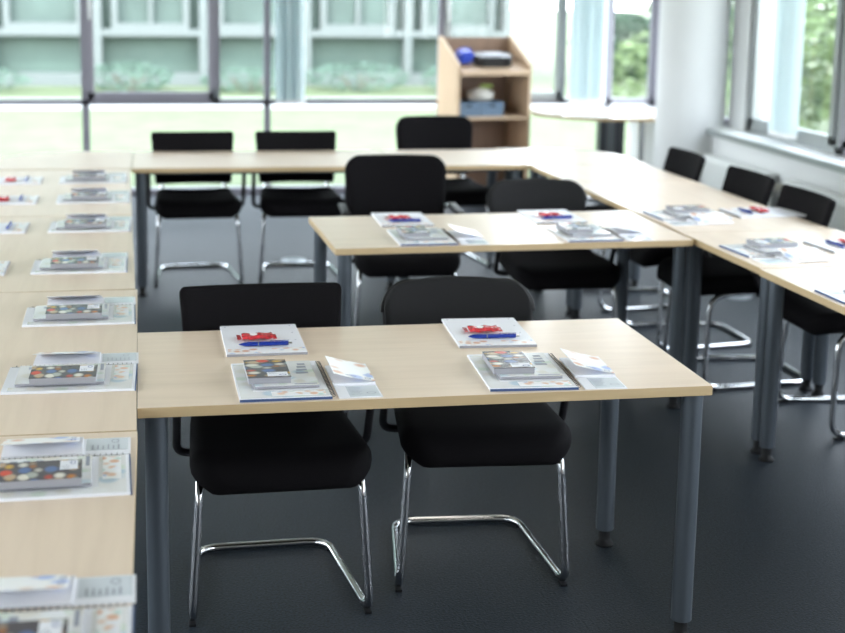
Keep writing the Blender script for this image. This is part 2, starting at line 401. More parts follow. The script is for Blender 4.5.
# ------------------------------------------------------------------ chairs
def make_chair(kind):
    t = thing('cantilever_chair', '', 'chair')
    tall = kind == 'tall'
    # frame
    half = [(0.19, 0.285, 0.60), (0.195, 0.20, 0.455), (0.228, -0.250, 0.430), (0.255, -0.27, 0.0135), (0.208, 0.262, 0.0135)]
    pts = [(-x, y, z) for x, y, z in half] + half[::-1]
    bm = new(); tube(bm, fillet(pts, [0, 0.07, 0.075, 0.075, 0.07, 0.07, 0.075, 0.075, 0.07, 0]), 0.0125, 12)
    link('tube_frame', bm, CHROME, parent=t, smooth=True)
    # seat
    def sf(X, V, s):
        y = -0.355+V; z = 0.474+s
        if V < 0.10: z -= 0.030*((0.10-V)/0.10)**2
        z += 0.012*(abs(X)/0.24)**2 * (0.6 if s > 0 else 0)
        if V > 0.40: z += 0.02*((V-0.40)/0.1)**2
        return Vector((X, y, z))
    bm = new(); cushion(bm, 0.525, 0.465, 0.51, 0.080, 0.11, 0.05, sf, er=0.035)
    link('seat', bm, FABRIC, parent=t, smooth=True)
    # backrest
    tilt = math.radians(18 if kind == 'square' else 13 if not tall else 9)
    yb = 0.245 if kind == 'square' else 0.275
    if kind == 'square': bw0, bw1, bh, rb, rt_, z0 = 0.47, 0.515, 0.310, 0.02, 0.022, 0.545
    elif kind == 'round': bw0, bw1, bh, rb, rt_, z0 = 0.46, 0.51, 0.305, 0.03, 0.085, 0.532
    else: bw0, bw1, bh, rb, rt_, z0 = 0.49, 0.535, 0.385, 0.05, 0.085, 0.535
    def bf(X, V, s):
        cv = 0.045*(X/0.25)**2
        y = yb + V*math.tan(tilt) - cv + s - 0.10*(V-0.17)**2
        z = z0 + V - s*math.tan(tilt)
        if kind == 'round': z -= 0.020*(X/0.25)**2*(V/bh)
        if kind == 'square': z += 0.006*(X/0.25)**2*(V/bh)
        return Vector((X, y, z))
    T = 0.03 if kind != 'tall' else 0.055
    bm = new(); cushion(bm, bw0, bw1, bh, T, rb, rt_, bf, er=T*0.5, bulge=0.004)
    link('backrest', bm, MESHF if kind == 'round' else FABRIC, parent=t, smooth=True)
    if kind == 'round':   # thin rim frame behind the mesh
        bm = new(); pts = []
        for k in range(9):
            V = 0.02+k/8*(bh-0.11); pts.append(bf((bw0+(bw1-bw0)*V/bh)/2-0.003, V, 0.012))
        for k in range(9):
            a = k/8*PI/2; hw = bw1/2-0.003; pts.append(bf(hw-0.085+0.085*math.cos(a), bh-0.088+0.085*math.sin(a), 0.012))
        pts2 = [Vector((-p.x, p.y, p.z)) for p in pts][::-1]
        tube(bm, pts+pts2, 0.009, 8); link('back_rim', bm, BLACKP, parent=t, smooth=True)
    # arms
    for s in (-1, 1):
        p = fillet([(s*0.22, 0.30, 0.64), (s*0.278, 0.26, 0.665), (s*0.283, -0.13, 0.665), (s*0.283, -0.02, 0.435), (s*0.205, -0.02, 0.432)], [0, 0.05, 0.05, 0.05, 0], 5)
        bm = new(); tube(bm, p, 0.0125, 10, flat=1.0)
        a = link('armrest', bm, CHROME if tall else ARM, parent=t, smooth=True)
        bm = new(); box(bm, s*0.281-0.020, s*0.281+0.020, -0.09, 0.20, 0.668, 0.690, 0.008)
        link('arm_pad', bm, ARM, parent=a, smooth=True)
    for s in (-1, 1):
        for y, gx in ((-0.235, 0.2525), (0.225, 0.2105)):
            bm = new(); box(bm, s*gx-0.010, s*gx+0.010, y-0.02, y+0.02, 0.0, 0.008, 0.002)
            link('glide', bm, BLACKP, parent=t)
    return t
PROTO = {k: make_chair(k) for k in ('square', 'round', 'tall')}
USED = set()
def chair(kind, x, y, rz, label, group=None):
    o = PROTO[kind] if kind not in USED else copy_tree(PROTO[kind])
    USED.add(kind); o.location = (x, y, 0); o.rotation_euler = (0, 0, rz); o['label'] = label
    if group: o['group'] = group
    elif 'group' in o: del o['group']
G = 'black cantilever chairs around the tables'
chair('square', 0.318, 3.958, 0.03, 'square-backed black cantilever chair on the left behind the front table', G)
chair('round', 0.955, 4.085, -0.05, 'round-cornered charcoal mesh-back cantilever chair on the right behind the front table', G)
chair('tall', 1.180, 6.660, -0.05, 'tall-backed black upholstered chair behind the left half of the middle table', G)
chair('round', 1.855, 6.320, 0.0, 'round-cornered mesh-back black chair behind the right half of the middle table', G)
chair('square', 0.213, 8.360, 0.03, 'square-backed black chair farthest left behind the far table', G)
chair('square', 0.843, 8.360, -0.02, 'square-backed black chair behind the far table, second from the left', G)
chair('tall', 1.81, 8.68, 0.05, 'tall-backed black upholstered chair in front of the lectern', G)
chair('square', 2.670, 7.470, -PI/2, 'black square-backed window-side chair nearest the white column', G)
chair('square', 2.690, 6.630, -PI/2+0.03, 'black square-backed window-side chair, middle of the three backs', G)
chair('square', 2.672, 5.965, -PI/2, 'black square-backed window-side chair, nearest of the three backs', G)
chair('square', 2.925, 5.262, -PI/2, 'black chair, only seat and chrome frame showing, under the nearest right table', G)

# ------------------------------------------------------------------ paper sets
def text_lines(bm, x0, x1, y0, y1, n, z, vertical=False):
    for i in range(n):
        if vertical:
            a = x0+(x1-x0)*(i+0.3)/n; b = a+(x1-x0)/n*0.28; e = y0+(y1-y0)*(0.6+0.4*random.random())
            vs_ = [(a, y0), (b, y0), (b, e), (a, e)]
        else:
            a = y1-(y1-y0)*(i+0.3)/n; b = a-(y1-y0)/n*0.28; e = x0+(x1-x0)*(0.6+0.4*random.random())
            vs_ = [(x0, b), (e, b), (e, a), (x0, a)]
        f = bm.faces.new([bm.verts.new((p, q, z(p, q) if callable(z) else z)) for p, q in vs_])
def ring(bm, cx, cy, rx, ry, z, t=0.3):
    n = 20; A, B = [], []
    for k in range(n):
        c, s = math.cos(2*PI*k/n), math.sin(2*PI*k/n)
        for Ls, q in ((A, 1), (B, 1-t)):
            x, y = cx+rx*q*c, cy+ry*q*s
            Ls.append(bm.verts.new((x, y, z(x, y) if callable(z) else z)))
    for k in range(n): bm.faces.new((A[k], A[(k+1) % n], B[(k+1) % n], B[k]))
def quad(bm, x0, x1, y0, y1, z, th=0.0004): box(bm, x0, x1, y0, y1, z, z+th)

def kit_protos():
    P = {}
    # spiral-bound brochure
    t = thing('spiral_brochure', '', 'brochure')
    bm = new(); box(bm, 0, 0.238, 0.004, 0.345, 0.0, 0.006, 0.001); link('pages', bm, PAPER, parent=t)
    bm = new(); box(bm, 0, 0.238, 0.001, 0.004, 0.0, 0.0062); link('spine_strip', bm, NAVY, parent=t)
    bm = new(); quad(bm, 0.004, 0.236, 0.012, 0.07, 0.0061); quad(bm, 0.004, 0.04, 0.07, 0.33, 0.0061); link('printed_cover', bm, SOFT, parent=t)
    bm = new(); quad(bm, 0.085, 0.225, 0.022, 0.062, 0.0066); link('photo_strip', bm, HANDS, parent=t)
    bm = new(); box(bm, 0.2355, 0.2370, 0.012, 0.34, 0.0061, 0.0066)
    for k in range(26):
        y = 0.018+k*0.0124
        tube(bm, [(0.242+0.006*math.cos(a), y, 0.0046+0.0040*math.sin(a)) for a in [i*2*PI/8 for i in range(9)]], 0.0008, 5, cap=False)
    link('spiral_binding', bm, WIRE, parent=t)
    P['spiral'] = t
    # glossy second brochure
    t = thing('glossy_brochure', '', 'brochure')
    bm = new(); box(bm, 0.045, 0.215, 0.085, 0.315, 0.0078, 0.0150, 0.001); link('pages', bm, PAGES, parent=t)
    bm = new(); box(bm, 0.045, 0.215, 0.085, 0.315, 0.0150, 0.0158); link('cover', bm, SOFT, parent=t)
    bm = new()
    for k in range(4): quad(bm, 0.165+0.004*k, 0.198, 0.19+0.028*k, 0.205+0.028*k, 0.0159)
    quad(bm, 0.150, 0.210, 0.090, 0.098, 0.0159); link('printed_text', bm, TEXTG, parent=t)
    P['glossy'] = t
    # clear ruler/pen sleeve
    # thick pocket catalogue
    t = thing('pocket_catalogue', '', 'catalogue')
    bm = new(); box(bm, 0.030, 0.142, 0.105, 0.275, 0.0160, 0.0325, 0.0012); link('page_block', bm, PAGES, parent=t)
    bm = new(); box(bm, 0.029, 0.143, 0.104, 0.276, 0.0325, 0.0336, 0.0004); link('cover', bm, FOOD, parent=t)
    bm = new(); quad(bm, 0.082, 0.136, 0.113, 0.150, 0.0338); lb = link('cover_label', bm, PAPER, parent=t)
    bm = new(); text_lines(bm, 0.086, 0.112, 0.130, 0.147, 4, 0.0344); link('printed_text', bm, TEXTG, parent=lb)
    bm = new(); ring(bm, 0.122, 0.123, 0.010, 0.006, 0.0345); link('logo', bm, LOGO, parent=lb)
    P['catalogue'] = t
    # loose information sheet
    t = thing('information_sheet', '', 'sheet')
    bm = new(); box(bm, 0.256, 0.370, 0.0, 0.150, 0.0, 0.0020); link('sheet', bm, PAPER, parent=t)
    bm = new(); quad(bm, 0.285, 0.366, 0.006, 0.10, 0.0021); link('printed_panel', bm, GLOSSP, parent=t)
    bm = new(); ring(bm, 0.345, 0.035, 0.013, 0.009, 0.0028, 0.25); link('logo', bm, TEXTG, parent=t)
    bm = new(); text_lines(bm, 0.290, 0.330, 0.02, 0.09, 6, 0.0028); link('printed_text', bm, TEXTG, parent=t)
    P['sheet'] = t
    # folded leaflet, cover springing up on the spiral side
    t = thing('folded_leaflet', '', 'leaflet')
    x0, x1, ya, yb = 0.256, 0.368, 0.115, 0.285
    bm = new(); box(bm, x0, x1, ya-0.008, yb, 0.0024, 0.0080); link('inner_pages', bm, PAPER, parent=t)
    def zc(x, y): return 0.0105+0.026*((x1-x)/(x1-x0))**1.3
    bm = new(); n = 8; up_, dn = [], []
    for i in range(n+1):
        x = x0+(x1-x0)*i/n
        up_.append([bm.verts.new((x, y, zc(x, y))) for y in (ya, yb)]); dn.append([bm.verts.new((x, y, zc(x, y)-0.0012)) for y in (ya, yb)])
    for i in range(n):
        bm.faces.new((up_[i][0], up_[i+1][0], up_[i+1][1], up_[i][1])); bm.faces.new((dn[i][0], dn[i][1], dn[i+1][1], dn[i+1][0]))
        bm.faces.new((up_[i][0], dn[i][0], dn[i+1][0], up_[i+1][0])); bm.faces.new((up_[i][1], up_[i+1][1], dn[i+1][1], dn[i][1]))
    bm.faces.new((up_[0][0], up_[0][1], dn[0][1], dn[0][0])); bm.faces.new((up_[n][0], dn[n][0], dn[n][1], up_[n][1]))
    cv = link('cover', bm, HANDB, parent=t)
    bm = new(); box(bm, x1-0.0015, x1+0.0005, ya, yb, 0.0024, 0.0105); link('fold', bm, PAPER, parent=t)
    zz = lambda x, y: zc(x, y)+0.0006
    bm = new(); ring(bm, 0.350, 0.128, 0.009, 0.006, zz); text_lines(bm, 0.29, 0.335, 0.12, 0.135, 2, zz); link('logo', bm, LOGO, parent=cv)
    P['leaflet'] = t
    # pad
    t = thing('writing_pad', '', 'notepad')
    bm = new(); box(bm, -0.006, 0.226, 0.436, 0.764, 0, 0.0075, 0.0008); link('pages', bm, PAPER, parent=t)
    bm = new(); box(bm, -0.006, 0.226, 0.4350, 0.436, 0, 0.0070); link('glued_edge', bm, PAGES, parent=t)
    bm = new(); quad(bm, 0.0, 0.222, 0.441, 0.487, 0.0077); link('photo_strip', bm, HANDS, parent=t)
    bm = new()
    for x, y in ((0.008, 0.745), (0.206, 0.748), (0.206, 0.66), (0.206, 0.575)): lathe(bm, [(0.0025, 0.0076), (0.0025, 0.0081)], 8, x, y)
    link('punch_marks', bm, TEXTG, parent=t)
    P['pad'] = t
    # pen, lying across the pad
    t = thing('ballpoint_pen', '', 'pen')
    M = lambda x: (x, 0.512, 0.0150)
    def seg(name, prof, m, par=t):
        bm = new(); rings = []
        for x, r in prof: rings.append([bm.verts.new((x, 0.512+r*math.cos(2*PI*k/12), 0.0150+r*math.sin(2*PI*k/12))) for k in range(12)])
        for i in range(len(rings)-1):
            for k in range(12): bm.faces.new((rings[i][k], rings[i+1][k], rings[i+1][(k+1) % 12], rings[i][(k+1) % 12]))
        bm.faces.new(rings[0]); bm.faces.new(rings[-1][::-1])
        return link(name, bm, m, parent=par, smooth=True)
    seg('barrel', [(0.034, 0.0012), (0.040, 0.003), (0.052, 0.0062), (0.060, 0.0068), (0.172, 0.0065), (0.178, 0.006)], PENB)
    seg('ring', [(0.089, 0.0072), (0.092, 0.0072)], PLATE)
    seg('push_button', [(0.178, 0.004), (0.189, 0.004)], CHROME)
    bm = new(); box(bm, 0.125, 0.180, 0.5105, 0.5135, 0.0225, 0.0240, 0.0005); link('clip', bm, PENB, parent=t)
    P['pen'] = t
    # sweets packet
    t = thing('sweet_packet', '', 'sweets')
    def pf(X, V, s): return Vector((0.048+V*1.0, 0.592+X, 0.0175+s+0.0015*math.sin(V*150)+0.001*math.sin(X*260)))
    bm = new(); cushion(bm, 0.056, 0.052, 0.092, 0.014, 0.003, 0.003, pf, nu=14, nv=20, er=0.02)
    for v in bm.verts: v.co.y += 0.25*(v.co.x-0.09)*0.3
    link('pouch', bm, RED, parent=t, smooth=True)
    bm = new()
    for xa in (0.034, 0.139):
        prism(bm, [(xa, 0.566), (xa+0.012, 0.570), (xa+0.012, 0.616), (xa, 0.622)], 0.014, 0.0155)
    link('crimped_ends', bm, RED, parent=t)
    bm = new(); lathe(bm, [(0.011, 0.0235), (0.011, 0.0258)], 14, 0.083, 0.588); link('white_print', bm, WPRINT, parent=t)
    P['packet'] = t
    return P
KP = kit_protos(); KUSED = set()
NAMES = {
 'spiral': ('white spiral-bound navy-edged brochure %s', 'spiral brochures laid out on the tables'),
 'glossy': ('pale glossy brochure under the catalogue %s', 'glossy brochures laid out on the tables'),
 'catalogue': ('thick pocket catalogue %s', 'pocket catalogues laid out on the tables'),
 'sheet': ('white sheet under the leaflet %s', 'printed sheets laid out on the tables'),
 'leaflet': ('half-open folded leaflet %s', 'folded leaflets laid out on the tables'),
 'pad': ('white writing pad %s', 'writing pads laid out on the tables'),
 'pen': ('blue pen on the pad %s', 'blue pens laid out on the pads'),
 'packet': ('red sweet packet on the pad %s', 'red sweet packets laid out on the pads')}
def kit(x, y, rz, where, items, jit=0.0, pad_in=0.0):
    for k in items:
        o = KP[k] if k not in KUSED else copy_tree(KP[k]); KUSED.add(k)
        j = jit if k not in ('spiral', 'pad') else 0
        # small turn about the piece's own middle
        mid = {'spiral': (0.12, 0.17), 'glossy': (0.13, 0.2), 'catalogue': (0.09, 0.19), 'sheet': (0.31, 0.08), 'leaflet': (0.31, 0.2), 'pad': (0.11, 0.6), 'pen': (0.11, 0.512), 'packet': (0.09, 0.62)}[k]
        da = random.uniform(-1, 1)*j
        M = Matrix.Translation((x, y, TH+0.0003)) @ Matrix.Rotation(rz, 4, 'Z') @ Matrix.Translation((mid[0], mid[1]-(pad_in if k in ('pad', 'pen', 'packet') else 0), 0)) @ Matrix.Rotation(da, 4, 'Z') @ Matrix.Translation((-mid[0], -mid[1], 0))
        o.location = M.translation; o.rotation_euler = (0, 0, rz+da)
        o['label'] = NAMES[k][0] % where; o['group'] = NAMES[k][1]
ALL = ['spiral', 'glossy', 'catalogue', 'sheet', 'leaflet', 'pad', 'pen', 'packet']
PILE = ALL[:5]
def on_table(tx, ty, rz, lx, ly):
    c, s = math.cos(rz), math.sin(rz); return tx+c*lx-s*ly, ty+s*lx+c*ly
x, y = on_table(-0.064, 3.388, 0.014, 0.257, 0.012); kit(x, y, 0.014, 'at the left place of the front table', ALL)
x, y = on_table(-0.064, 3.388, 0.014, 0.915, 0.022); kit(x, y, -0.04, 'at the right place of the front table', ALL, 0.0)
x, y = on_table(0.690, 5.398, 0.035, 0.270, 0.022); kit(x, y, 0.0, 'at the left place of the middle table', ALL, 0.05)
x, y = on_table(0.690, 5.398, 0.035, 0.980, 0.012); kit(x, y, 0.02, 'at the right place of the middle table', ALL, 0.05)
A_ = 0.155
def room(cx, cy): return (cx*math.cos(A_)+cy*math.sin(A_), -cx*math.sin(A_)+cy*math.cos(A_))
LEFTK = [(-0.052, 2.022, 'on the left row, first place from the camera', PILE),
         (-0.066, 2.793, 'on the left row, second place from the camera', PILE),
         (-0.069, 3.538, 'on the left row, third place from the camera', PILE),
         (-0.080, 4.252, 'on the left row, fourth place from the camera', PILE),
         (-0.122, 5.021, 'on the left row, fifth place from the camera', PILE+['pad']),
         (-0.124, 5.851, 'on the left row, sixth place from the camera', PILE+['pad', 'pen']),
         (-0.142, 6.617, 'on the left row, seventh place from the camera', ALL),
         (-0.172, 7.264, 'at the far end of the left row', ALL)]
for i, (x, y, wh, it) in enumerate(LEFTK):
    kit(x, y, PI/2+0.012+random.uniform(-0.02, 0.02), wh, it, 0.03)
kit(2.236, 6.150, -PI/2+0.05, 'on the right row, beside the middle table', ALL, 0.0, 0.045)
kit(2.262, 5.299, -PI/2+0.10, 'on the right row, just before the nearest table', ALL, 0.0, 0.045)
kit(2.270, 4.470, -PI/2+0.05, 'on the nearest right-row table', ['spiral', 'glossy', 'sheet', 'leaflet'], 0.1)

# ------------------------------------------------------------------ lectern and what is on it
lt = thing('lectern', 'tall light wooden lectern with open shelves before the glass wall', 'lectern', (2.385, 10.96, 0), 0.15)
LW, LD = 0.645, 0.47
for x0 in (0.0, LW-0.022):
    bm = new(); pr = [(0, 0), (LD, 0), (LD, 1.345), (LD-0.05, 1.345), (0, 1.135)]
    a = [bm.verts.new((x0, y, z)) for y, z in pr]; b = [bm.verts.new((x0+0.022, y, z)) for y, z in pr]
    bm.faces.new(a); bm.faces.new(b[::-1])
    for i in range(5): bm.faces.new((a[i], b[i], b[(i+1) % 5], a[(i+1) % 5]))
    bmesh.ops.recalc_face_normals(bm, faces=bm.faces)
    link('side_panel', bm, LECT, parent=lt)
bm = new(); box(bm, 0.022, LW-0.022, LD-0.02, LD, 0.0, 1.335); link('back_panel', bm, LECT_SHADE, parent=lt)
bm = new()
M = Matrix.Translation((0, -0.012, 1.062)) @ Matrix.Rotation(math.radians(10), 4, 'X')
box(bm, 0.022, LW-0.022, 0, 0.45, 0, 0.022, 0.002, 0, M); link('reading_top', bm, LECT, parent=lt)
bm = new(); box(bm, 0.022, LW-0.022, -0.02, 0.0, 1.045, 1.082, 0.003); link('front_lip', bm, LECT, parent=lt)
for z in (0.685, 0.36, 0.04):
    bm = new(); box(bm, 0.022, LW-0.022, 0.004, LD-0.02, z, z+0.024, 0.001); link('shelf', bm, LECT, parent=lt)
def on_lect(x, y): return on_table(2.385, 10.96, 0.15, x, y)
for i, (x0, lb) in enumerate(((0.03, 'left blue-grey storage box on the upper shelf of the lectern'), (0.235, 'right blue-grey storage box on the upper shelf of the lectern'))):
    px, py = on_lect(x0, 0.07)
    bx_ = thing('storage_box', lb, 'box', (px, py, 0.7095), 0.12, 'blue-grey boxes in the lectern')
    bm = new()
    W2, D2, H2 = 0.195, 0.27, 0.115
    box(bm, 0, W2, 0, D2, 0, 0.006)
    for a in ((0, W2, 0, 0.006), (0, W2, D2-0.006, D2), (0, 0.006, 0.006, D2-0.006), (W2-0.006, W2, 0.006, D2-0.006)): box(bm, *a, 0.006, H2, 0.001)
    link('box_body', bm, BOXG, parent=bx_)
    bm = new(); tube(bm, [(0.075, -0.002, 0.085), (0.12, -0.002, 0.085)], 0.008, 8); link('grip', bm, BLACKP, parent=bx_, smooth=True)
def lump(bm, cx, cy, cz, rx, ry, rz_, amp, seed, sub=3):
    r = random.Random(seed); ph = [r.uniform(0, 6.28) for _ in range(6)]
    q = bmesh.ops.create_icosphere(bm, subdivisions=sub, radius=1)
    for v in q['verts']:
        c = v.co; d = 1+amp*(math.sin(3*c.x+ph[0])*math.sin(4*c.y+ph[1])+0.6*math.sin(7*c.z+ph[2]+4*c.x)+0.4*math.sin(9*c.y+ph[3]))
        v.co = Vector((cx+c.x*rx*d, cy+c.y*ry*d, cz+max(c.z, -0.75)*rz_*(d if c.z > 0 else 1)))
# white carrier bag spanning the boxes
px, py = on_lect(0.285, 0.20)
bm = new(); 
lump(bm, 0, 0, 0.045, 0.115, 0.08, 0.06, 0.12, 3)
for v in bm.verts: v.co.z += 0.0
o = link('carrier_bag', bm, mat('white_bag_plastic', (0.62, 0.60, 0.56), 0.4, noise=(25, 0.12, 0.4)), loc=(px, py, 0.8250), rotz=0.2, smooth=True)
tag(o, 'crumpled white bag lying on the boxes inside the lectern', 'bag')
px, py = on_lect(0.315, 0.17)
bm = new(); lump(bm, 0, 0, 0.012, 0.055, 0.05, 0.016, 0.10, 8, 2)
o = link('green_packet', bm, mat('green_packet', (0.35, 0.50, 0.10), 0.4), loc=(px, py, 0.937), smooth=True)
tag(o, 'small green packet on top of the white bag in the lectern', 'packet')
# on the reading top
px, py = on_lect(0.060, 0.15)
bag = thing('blue_pouch', 'blue pouch at the left end of the lectern top', 'pouch', (px, py, 1.125), 0.12); bag.rotation_euler = (math.radians(10), 0, 0.15)
bm = new()
prism(bm, [(0.0, 0), (0.13, 0.01), (0.12, 0.13), (0.0, 0.13)], 0, 0.10)
bmesh.ops.bevel(bm, geom=list(bm.edges), offset=0.018, segments=3, affect='EDGES')
for v in bm.verts: v.co.x += 0.2*(v.co.z); v.co.y += 0.18*v.co.y
link('pouch_body', bm, BAGB, parent=bag, smooth=True)
bm = new(); tube(bm, fillet([(0.03, 0.06, 0.10), (0.03, 0.06, 0.125), (0.11, 0.06, 0.125), (0.11, 0.06, 0.10)], 0.02), 0.005, 8); link('handle', bm, BAGB, parent=bag, smooth=True)
px, py = on_lect(0.215, 0.10)
pj = thing('projector', 'black projector on the lectern top beside the blue pouch', 'projector', (px, py, 1.1045), 0.12); pj.rotation_euler = (math.radians(10), 0, 0.15)
bm = new(); 
def rr(w_, d_, r_, n_=6):
    P_ = []
    for cx, cy, a0 in ((w_-r_, r_, -PI/2), (w_-r_, d_-r_, 0), (r_, d_-r_, PI/2), (r_, r_, PI)):
        for k in range(n_+1):
            a = a0+k/n_*PI/2; P_.append((cx+r_*math.cos(a), cy+r_*math.sin(a)))
    return P_
prism(bm, rr(0.31, 0.20, 0.05), 0, 0.085)
bmesh.ops.bevel(bm, geom=[e for e in bm.edges if abs(e.verts[0].co.z-e.verts[1].co.z) < 1e-5], offset=0.015, segments=3, affect='EDGES')
link('projector_body', bm, mat('projector_black', (0.015, 0.015, 0.017), 0.3), parent=pj, smooth=True)
bm = new(); prism(bm, rr(0.17, 0.12, 0.04), 0.087, 0.094); o = link('top_cover', bm, mat('projector_grey', (0.12, 0.125, 0.135), 0.35), parent=pj); o.location = (0.06, 0.04, -0.002)
bm = new()
for k in range(20):
    pass
tube(bm, [(0.245, -0.006, 0.045), (0.245, 0.012, 0.045)], 0.026, 18); link('lens', bm, BLACKP, parent=pj, smooth=True)

# ------------------------------------------------------------------ round side table by the window
st = thing('side_table', 'white-topped round table by the glass wall behind the white column', 'table', (3.72, 11.10, 0))
bm = new(); P_ = []
for k in range(48):
    a = 2*PI*k/48; x_, y_ = 0.66*math.cos(a), 0.58*math.sin(a)
    P_.append((x_, min(y_, 0.42)))
pts = []
for p in P_:
    if not pts or (abs(p[0]-pts[-1][0])+abs(p[1]-pts[-1][1])) > 1e-4: pts.append(p)
prism(bm, [(min(x_, 0.5), y_) for x_, y_ in pts if True][:], 0.715, 0.745, 1, 0)
bmesh.ops.remove_doubles(bm, verts=bm.verts, dist=1e-5)
link('tabletop', bm, [mat('white_table_laminate', (0.84, 0.83, 0.80), 0.2), EDGE], parent=st)
bm = new(); box(bm, -0.10, -0.04, -0.05, 0.05, 0.02, 0.715, 0.005); link('pedestal', bm, mat('pedestal_dark', (0.07, 0.075, 0.09), 0.35, 0.4), parent=st)
bm = new(); box(bm, 0.04, 0.115, -0.05, 0.05, 0.02, 0.715, 0.005); link('pedestal', bm, mat('pedestal_grey', (0.09, 0.095, 0.11), 0.35, 0.4), parent=st)
bm = new(); box(bm, -0.04, 0.04, -0.03, 0.03, 0.02, 0.715); link('pedestal_panel', bm, PLATE, parent=st)
bm = new(); box(bm, -0.32, 0.30, -0.05, 0.05, 0.0, 0.025, 0.004); link('base_bar', bm, mat('base_dark', (0.07, 0.075, 0.09), 0.35, 0.4), parent=st)
bm = new(); lathe(bm, [(0.025, 0), (0.025, 0.715)], 16, 0.12, -0.44); link('leg', bm, CHROME, parent=st, smooth=True)

# ------------------------------------------------------------------ blinds
def blind(name_label, x0, x1, y, z0, z1, n_, axis='x', ang=70):
    t = thing('vertical_blind', name_label, 'blind', (0, 0, 0))
    bm = new()
    if axis == 'x': box(bm, x0-0.05, x1+0.25, y-0.02, y+0.02, z1, z1+0.04)
    else: box(bm, y-0.02, y+0.02, x0-0.15, x1+0.05, z1, z1+0.04)
    link('headrail', bm, FRAMEL, parent=t)
    for i in range(n_):
        p = x0+(x1-x0)*(i+0.5)/n_; a = math.radians(ang+8*math.sin(i*2.1))
        c = Vector((p, y, 0)) if axis == 'x' else Vector((y, p, 0))
        if axis != 'x': a += PI/2
        M = Matrix.Translation(c) @ Matrix.Rotation(a, 4, 'Z')
        bm = new(); 
        cols = [(-0.055, 0.004), (-0.03, 0.0), (0, -0.002), (0.03, 0.0), (0.055, 0.004)]
        A2 = [[bm.verts.new(M @ Vector((u, v+s, z))) for u, v in cols] for z, s in ((z0, 0), (z1, 0))]
        B2 = [[bm.verts.new(M @ Vector((u, v+0.0012, z))) for u, v in cols] for z in (z0, z1)]
        for k in range(4):
            bm.faces.new((A2[0][k], A2[0][k+1], A2[1][k+1], A2[1][k])); bm.faces.new((B2[0][k], B2[1][k], B2[1][k+1], B2[0][k+1]))
        s = link('slat', bm, BLIND, parent=t, smooth=True)
        bm = new(); box(bm, -0.05, 0.05, -0.004, 0.005, z0-0.03, z0, 0, 0, M); link('weight', bm, WPRINT, parent=s)
blind('bunched pale vertical blind near the middle of the glass wall', 0.965, 1.20, 11.50, 0.81, 2.66, 9)
blind('bunched pale vertical blind in the glass wall right of the lectern', 3.49, 3.80, 11.50, 0.81, 2.66, 8, ang=45)
blind('bunched pale vertical blind in the side window', 8.72, 9.02, 4.20, 0.81, 2.66, 4, axis='y', ang=40)

# ------------------------------------------------------------------ radiators, floor boxes
def radiator(y0, y1, label):
    t = thing('radiator', label, 'radiator', (3.985, y0, 0)); L_ = y1-y0
    bm = new(); box(bm, 0.0, 0.05, 0, L_, 0.12, 0.55, 0.008)
    k = 0.03
    while k < L_-0.03:
        box(bm, -0.006, 0.0, k, k+0.018, 0.15, 0.52, 0.002); k += 0.035
    link('panel', bm, RAD, parent=t)
    bm = new(); box(bm, -0.004, 0.07, 0, L_, 0.55, 0.560, 0.002); link('top_grille', bm, RAD, parent=t)
    bm = new()
    for yy in (0.15, L_-0.15): box(bm, 0.05, 0.094, yy-0.015, yy+0.015, 0.15, 0.5)
    link('wall_bracket', bm, RAD, parent=t)
    bm = new(); tube(bm, fillet([(0.03, L_+0.0, 0.50), (0.03, L_+0.09, 0.50), (0.03, L_+0.09, 0.0)], 0.03), 0.009, 8)
    link('pipe', bm, RAD, parent=t, smooth=True)
    bm = new(); tube(bm, [(0.03, L_+0.07, 0.50), (-0.06, L_+0.07, 0.50)], 0.024, 14); link('thermostat_knob', bm, BEIGE, parent=t, smooth=True)
radiator(6.60, 8.36, 'white radiator under the side window, behind the nearest window-side chairs')
radiator(8.62, 9.70, 'white radiator under the side window next to the column')
for (x, y, lb) in ((3.327, 7.492, 'round metal floor outlet by the window-side chairs'), (0.852, 8.80, 'round metal floor outlet behind the far table')):
    t = thing('floor_outlet', lb, 'floor outlet', (x, y, 0.0), 0, 'floor outlets')
    bm = new(); lathe(bm, [(0.085, 0.0), (0.085, 0.004), (0.075, 0.007)], 28); link('cover_plate', bm, PLATE, parent=t, smooth=True)
    bm = new(); box(bm, -0.03, 0.03, -0.02, 0.02, 0.0072, 0.010, 0.001); link('lid', bm, PLATE, parent=t)

# ------------------------------------------------------------------ outside
bm = new(); box(bm, -40, 60, YB+0.5, 90, -0.20, -0.12); tag(link('lawn', bm, LAWN), 'bright green lawn outside the glass wall', 'lawn', kind='structure')
bm = new(); box(bm, 5.2, 60, -20, YB+0.5, -0.20, -0.12); box(bm, -60, -4.6, -20, YB+0.5, -0.20, -0.12); tag(link('lawn', bm, LAWN), 'green lawn outside the side windows', 'lawn', kind='structure')
bm = new(); box(bm, -20, 9.0, 20.6, 22.2, -0.12, -0.10); tag(link('garden_path', bm, PAVE), 'pale paved path across the lawn', 'path', kind='structure')
fb = thing('office_building', 'pale building with white window frames and green glass across the lawn', 'building', (0, 25, -0.12))
X0, X1 = -14.0, 6.4
bm = new(); box(bm, X0, X1, 0.3, 8, 0, 7.0); link('wall', bm, FACS, parent=fb)
bm = new(); box(bm, X0, X1, 0.0, 0.3, 0, 0.22); box(bm, X0, X1, -0.02, 0.3, 0.88, 1.0); box(bm, X0, X1, -0.05, 0.3, 3.0, 3.4)
x = X0
while x < X1+0.1: box(bm, x-0.07, x+0.07, -0.03, 0.3, 0, 7.0); x += 1.85
link('facade_grid', bm, FACW, parent=fb)
x = X0
k = 0
